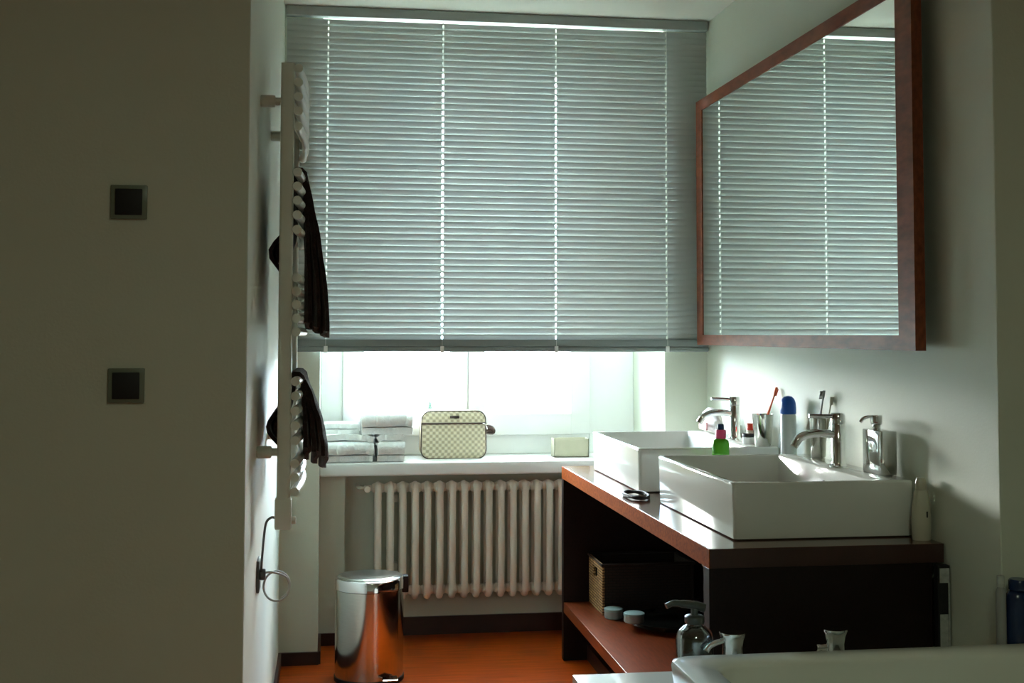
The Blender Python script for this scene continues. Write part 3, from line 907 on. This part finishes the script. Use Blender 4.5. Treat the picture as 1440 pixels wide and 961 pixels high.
def drape(label, zt, zf, zbk, y0, y1, spread, bulge, seed, lobes):
    """dark towel hung over a tube: thick front flap in folds, shorter back flap"""
    t = thing('hanging_towel', label, 'towel', (XT, (y0 + y1) / 2, zf), 'dark brown towels on the towel radiator')
    rt_ = .019
    for layer in (0, 1, 2):
        b = B()
        def f(u, v, layer=layer):
            y = y0 + (y1 - y0) * v
            rr = rt_ - layer * .002
            if u < .3:                                # back flap, bunched up near its lower end
                q = u / .3
                zb_l = zbk + layer * .012
                z = zb_l + (zt - zb_l) * q
                lump = bulge * math.exp(-((z - zbk - .055) / .055) ** 2)
                x = XT - rr - lump * (1 - .33 * layer)
                y += .010 * math.sin(v * 9 + seed)
            elif u < .4:
                a = math.pi * (1 - (u - .3) / .1)
                x = XT + rr * math.cos(a)
                z = zt + rr * math.sin(a)
            else:
                q = (u - .4) / .6
                zfl = zf + lobes * math.sin(v * 9.0 + 1.0) + layer * .012
                z = zt + (zfl - zt) * q
                sp = spread - layer * .022
                fold = math.sin(v * 15 + seed + layer * .5) * .6 + math.sin(v * 31 + seed * 2) * .4
                x = XT + rr + max(.001, sp) * (1 - (1 - q) ** 1.8) + fold * .010 * q
                y += -(v - .5) * .10 * (1 - .7 * q)
            x += .003 * noise.noise(Vector((u * 9, v * 11, seed)))
            return (x, y, z)
        sheet(b, f, 44, 40, .011)
        mk('towel_fold', b, M['towel_dark'], t, smooth=80)
    return t
drape('long dark brown towel hung over the upper part of the towel radiator', 1.797, 1.350, 1.525, 3.52, 3.94, .058, .058, 1.3, .010)
drape('shorter dark brown towel hung over the lower part of the towel radiator', 1.224, .990, 1.040, 3.50, 3.88, .058, .056, 4.1, .026)

# ------------------------------------------------------------------ pedal bin
t = thing('pedal_bin', 'polished steel pedal bin standing on the floor in front of the radiator', 'bin', (.172, 4.965, 0))
bx, by = .172, 4.965
b = B(); lathe(b, [(0, .002), (.130, 0), (.137, .004), (.137, .020), (.134, .022)], bx, by, 0, 48); mk('bin_base', b, M['black'], t, smooth=40)
b = B(); lathe(b, [(.134, .022), (.134, .355), (.131, .357)], bx, by, 0, 64); mk('bin_body', b, M['steel'], t, smooth=40)
b = B(); lathe(b, [(.132, .357), (.1375, .358), (.1375, .392), (.134, .398), (.128, .400)], bx, by, 0, 64); mk('lid_ring', b, M['chrome'], t, smooth=40)
b = B(); lathe(b, [(.129, .398), (.126, .402), (.10, .407), (.05, .411), (0, .412)], bx, by, 0, 48); mk('lid', b, M['dark_lid'], t, smooth=60)
b = B(); box(b, bx + .045, bx + .105, by - .165, by - .105, .030, .038, .003); mk('pedal', b, M['chrome'], t)
b = B(); box(b, bx + .128, bx + .152, by - .02, by + .02, .335, .400, .004); mk('hinge', b, M['black'], t)

# ------------------------------------------------------------------ things on the window sill
t = thing('toiletry_bag', 'beige zipped toiletry bag with a diamond print and dark piping on the window sill', 'bag', (.585, 5.62, SILL))
gx0, gx1, gy0, gy1, gz0, gz1 = .418, .708, 5.570, 5.685, SILL, 1.008
def bag_ring(y, inset, bulge=0):
    out = []
    for x, z in rrect(gx0 + inset, gx1 - inset, gz0 + inset * (0 if inset == 0 else 1), gz1 - inset, .040, 6):
        out.append((x + (x - (gx0 + gx1) / 2) * .03 * ((gz1 - z) / (gz1 - gz0) - .4), y, z))
    return out
b = B(); loft(b, [bag_ring(gy0 - .008, .030), bag_ring(gy0 - .004, .008), bag_ring(gy0, .0), bag_ring(gy0 + .02, -.004 + .004), bag_ring(gy1 - .01, 0), bag_ring(gy1, .004), bag_ring(gy1 + .003, .02)]); mk('bag_body', b, M['canvas'], t, smooth=50)
b = B(); tube(b, bag_ring(gy0 - .001, .0), .0028, 6, closed=True); tube(b, bag_ring(gy1, .002), .0028, 6, closed=True); mk('piping', b, M['trim_brown'], t, smooth=60)
b = B(); box(b, gx0 - .003, gx1 + .003, gy0 - .012, gy0 + .03, .948, .956, .003); mk('zipper', b, M['trim_brown'], t)
b = B(); box(b, .546, .588, gy0 - .012, gy0 - .004, .975, .987, .002); mk('badge', b, M['trim_brown'], t, label='small dark oblong badge')
b = B(); tube(b, spline([(gx1 - .004, gy0 + .012, .925), (gx1 + .014, gy0 + .01, .934), (gx1 + .030, gy0 + .01, .928), (gx1 + .034, gy0 + .01, .912), (gx1 + .018, gy0 + .012, .912), (gx1 - .004, gy0 + .014, .916)], 4), .0115, 10); mk('strap_loop', b, M['trim_brown'], t, smooth=60)
b = B(); tube(b, spline([(gx1 - .02, gy0 - .008, .952), (gx1 - .004, gy0 - .012, .948), (gx1 + .006, gy0 - .010, .925)], 4), .003, 6); mk('zip_pull', b, M['steel'], t)

def folded(name_label, x0, x1, y0, y1, z0, layers, lt, seed, sag=0.0):
    t = thing('folded_towel', name_label, 'towel', ((x0 + x1) / 2, (y0 + y1) / 2, z0), 'white towels piled on the window sill')
    path = []
    for k in range(layers):
        zc = z0 + lt * (k + .5)
        ys = [y0 + lt * .5 + (y1 - y0 - lt) * i / 10 for i in range(11)]
        if k % 2:
            ys = ys[::-1]
        for y in ys:
            path.append((y, zc))
        if k < layers - 1:                            # rounded fold to the next layer
            ye, s = ys[-1], (1 if k % 2 == 0 else -1)
            for a in (-60, -20, 20, 60):
                path.append((ye + s * lt * .5 * math.cos(R(a)), zc + lt * .5 + lt * .5 * math.sin(R(a))))
    n = len(path) - 1
    b = B()
    def f(u, v):
        i = min(int(u * n + .5), n)
        y, z = path[i]
        x = x0 + (x1 - x0) * v
        wob = noise.noise(Vector((x * 16, y * 10, z * 14 + seed)))
        w2 = noise.noise(Vector((x * 45, y * 20, seed + z * 8)))
        e = min(v, 1 - v) / .12
        zz = z0 + lt * .47 + (z - z0 - lt * .47) * (1 + .10 * wob * (0.5 if z > z0 + lt else 0)) * (1 - .10 * max(0, 1 - e))
        return (x + .008 * w2, y + .018 * wob + .008 * w2, zz)
    sheet(b, f, n, 34, lt * .86)
    mk('towel_cloth', b, M['towel_white'], t, smooth=70)
    return t
folded('large white folded towel, left in the bottom row of the pile on the window sill', -.020, .200, 5.436, 5.70, SILL + .001, 4, .0300, 2.0)
folded('white folded towel, right in the bottom row of the pile, next to the bag', .219, .335, 5.440, 5.70, SILL + .001, 4, .0295, 5.0)
folded('small white towel folded flat on the left of the pile under the blind', -.015, .135, 5.50, 5.69, SILL + .1165, 2, .024, 9.0)
folded('greyish white towel folded on top of the pile, right beside the bag', .150, .372, 5.46, 5.69, SILL + .1165, 3, .0335, 12.0)

t = thing('small_box', 'small beige open-topped box on the right part of the window sill', 'box', (1.10, 5.60, SILL))
b = B()
x0, x1, y0, y1, z1 = 1.020, 1.180, 5.56, 5.64, .878
box(b, x0, x1, y0, y1, SILL, SILL + .004); box(b, x0, x0 + .003, y0, y1, SILL, z1); box(b, x1 - .003, x1, y0, y1, SILL, z1); box(b, x0, x1, y1 - .003, y1, SILL, z1)
a = [b.verts.new((x, y0, z)) for x, z in ((x0, SILL), (x1, SILL), (x1, z1), (x1 - .02, z1 - .002), (x0 + .08, z1 - .006), (x0 + .04, z1), (x0, z1 + .004))]
c = [b.verts.new((v.co.x, y0 + .003, v.co.z)) for v in a]
b.faces.new(a); b.faces.new(c[::-1])
for i in range(len(a)):
    b.faces.new((a[i], c[i], c[(i + 1) % len(a)], a[(i + 1) % len(a)]))
mk('box_carton', b, M['beige'], t)
b = B(); box(b, x0 + .006, x1 - .006, y0 + .006, y1 - .006, SILL + .004, z1 - .016, .003); mk('box_filling', b, M['paper'], t)

# ------------------------------------------------------------------ wall switches
def switch(x0, x1, z0, z1, label):
    t = thing('wall_switch', label, 'switch', ((x0 + x1) / 2, Y_NEAR_L, (z0 + z1) / 2), 'square glass switches on the near left wall')
    b = B(); box(b, x0, x1, Y_NEAR_L - .009, Y_NEAR_L, z0, z1, .002, 2); mk('switch_plate', b, M['frost'], t, smooth=30)
    cx, cz = (x0 + x1) / 2, (z0 + z1) / 2
    b = B(); box(b, cx - .0305, cx + .0305, Y_NEAR_L - .013, Y_NEAR_L - .009, cz - .0305, cz + .0305, .0015, 2); mk('switch_rocker', b, M['black'], t, smooth=30)
switch(-.502, -.4195, 1.6175, 1.697, 'upper square light switch with a black rocker on the near left wall')
switch(-.501, -.419, 1.191, 1.271, 'lower square light switch with a black rocker on the near left wall')

# ------------------------------------------------------------------ added fill lamp on the ceiling behind the camera
t = thing('fill_lamp', 'round white fill lamp added on the ceiling, unseen behind the camera', 'lamp', (0.6, 0.2, H - .08))
b = B(); lathe(b, [(0, 0), (.15, .002), (.18, .02), (.18, .05)], 0.6, 0.2, H - .08, 32)
dm = new_mat('fill_diffuser', (.9, .9, .85), .5)
dm.node_tree.nodes['Principled BSDF'].inputs['Emission Color'].default_value = (1, .93, .82, 1)
dm.node_tree.nodes['Principled BSDF'].inputs['Emission Strength'].default_value = FILL_POWER / 25
mk('diffuser', b, dm, t, smooth=40)
b = B(); lathe(b, [(.185, .05), (.19, .055), (.19, .08), (0, .08)], 0.6, 0.2, H - .08, 32); mk('fill_lamp_base', b, M['white'], t, smooth=40)
ll = bpy.data.lights.new('fill_light', 'AREA')
ll.shape = 'DISK'; ll.size = .34; ll.energy = FILL_POWER; ll.color = (.84, 1, .74)
lo = bpy.data.objects.new('fill_light', ll)
lo.location = (0.6, 0.2, H - .085)
C.objects.link(lo)

# ------------------------------------------------------------------ outside
M['snow'] = new_mat('outside_ground', (0.60, 0.62, 0.55), .9, var=.1, vscale=.05)
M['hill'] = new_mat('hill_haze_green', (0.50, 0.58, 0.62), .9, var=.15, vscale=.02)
M['needle'] = new_mat('conifer_needles', (0.008, 0.013, 0.010), .8, spec=0.0, var=.3, vscale=2)
M['bark'] = new_mat('bark', (0.10, 0.07, 0.05), .9, var=.3)
b = B(); box(b, -400, 500, 9, 1500, -7.2, -7.0); struct('ground', b, M['snow'])
b = B()
def hill(u, v):
    x = -500 + 1300 * u
    y = 600 + 500 * v
    return (x, y, -8 + (26 + 12 * noise.noise(Vector((x * .006, 0, 3)))) * math.sin(math.pi * min(1, v * 1.0)) ** .8)
sheet(b, hill, 60, 14); struct('hills', b, M['hill'], smooth=80)

def conifer(x, y, z, h, label):
    t = thing('conifer', label, 'tree', (x, y, z))
    b = B(); tube(b, [(x, y, z), (x, y, z + h * .96)], [h * .02, h * .003], 8); mk('trunk', b, M['bark'], t)
    b = B()
    for k in range(15):
        s = k / 15
        zc = z + h * (.10 + .88 * s)
        rad_ = h * .17 * (1 - s) ** .9 + .03
        nb = 9
        for i in range(nb):
            a = 2 * math.pi * (i + .5 * (k % 2)) / nb + random.uniform(-.15, .15)
            rr = rad_ * random.uniform(.8, 1.1)
            d = Vector((math.cos(a), math.sin(a), 0))
            sd = Vector((-d.y, d.x, 0)) * rr * .28
            p0 = Vector((x, y, zc + h * .05)); p1 = Vector((x, y, zc)) + d * rr * .6; p2 = Vector((x, y, zc - h * .025)) + d * rr
            v = [b.verts.new(p) for p in (p0, p1 + sd, p2, p1 - sd, p1 + Vector((0, 0, h * .012)))]
            b.faces.new((v[0], v[1], v[4])); b.faces.new((v[0], v[4], v[3])); b.faces.new((v[1], v[2], v[4])); b.faces.new((v[4], v[2], v[3]))
    mk('branches', b, M['needle'], t)
conifer(2.95, 36.0, -7.0, 6.7, 'distant conifer seen through the left window pane above the bag')
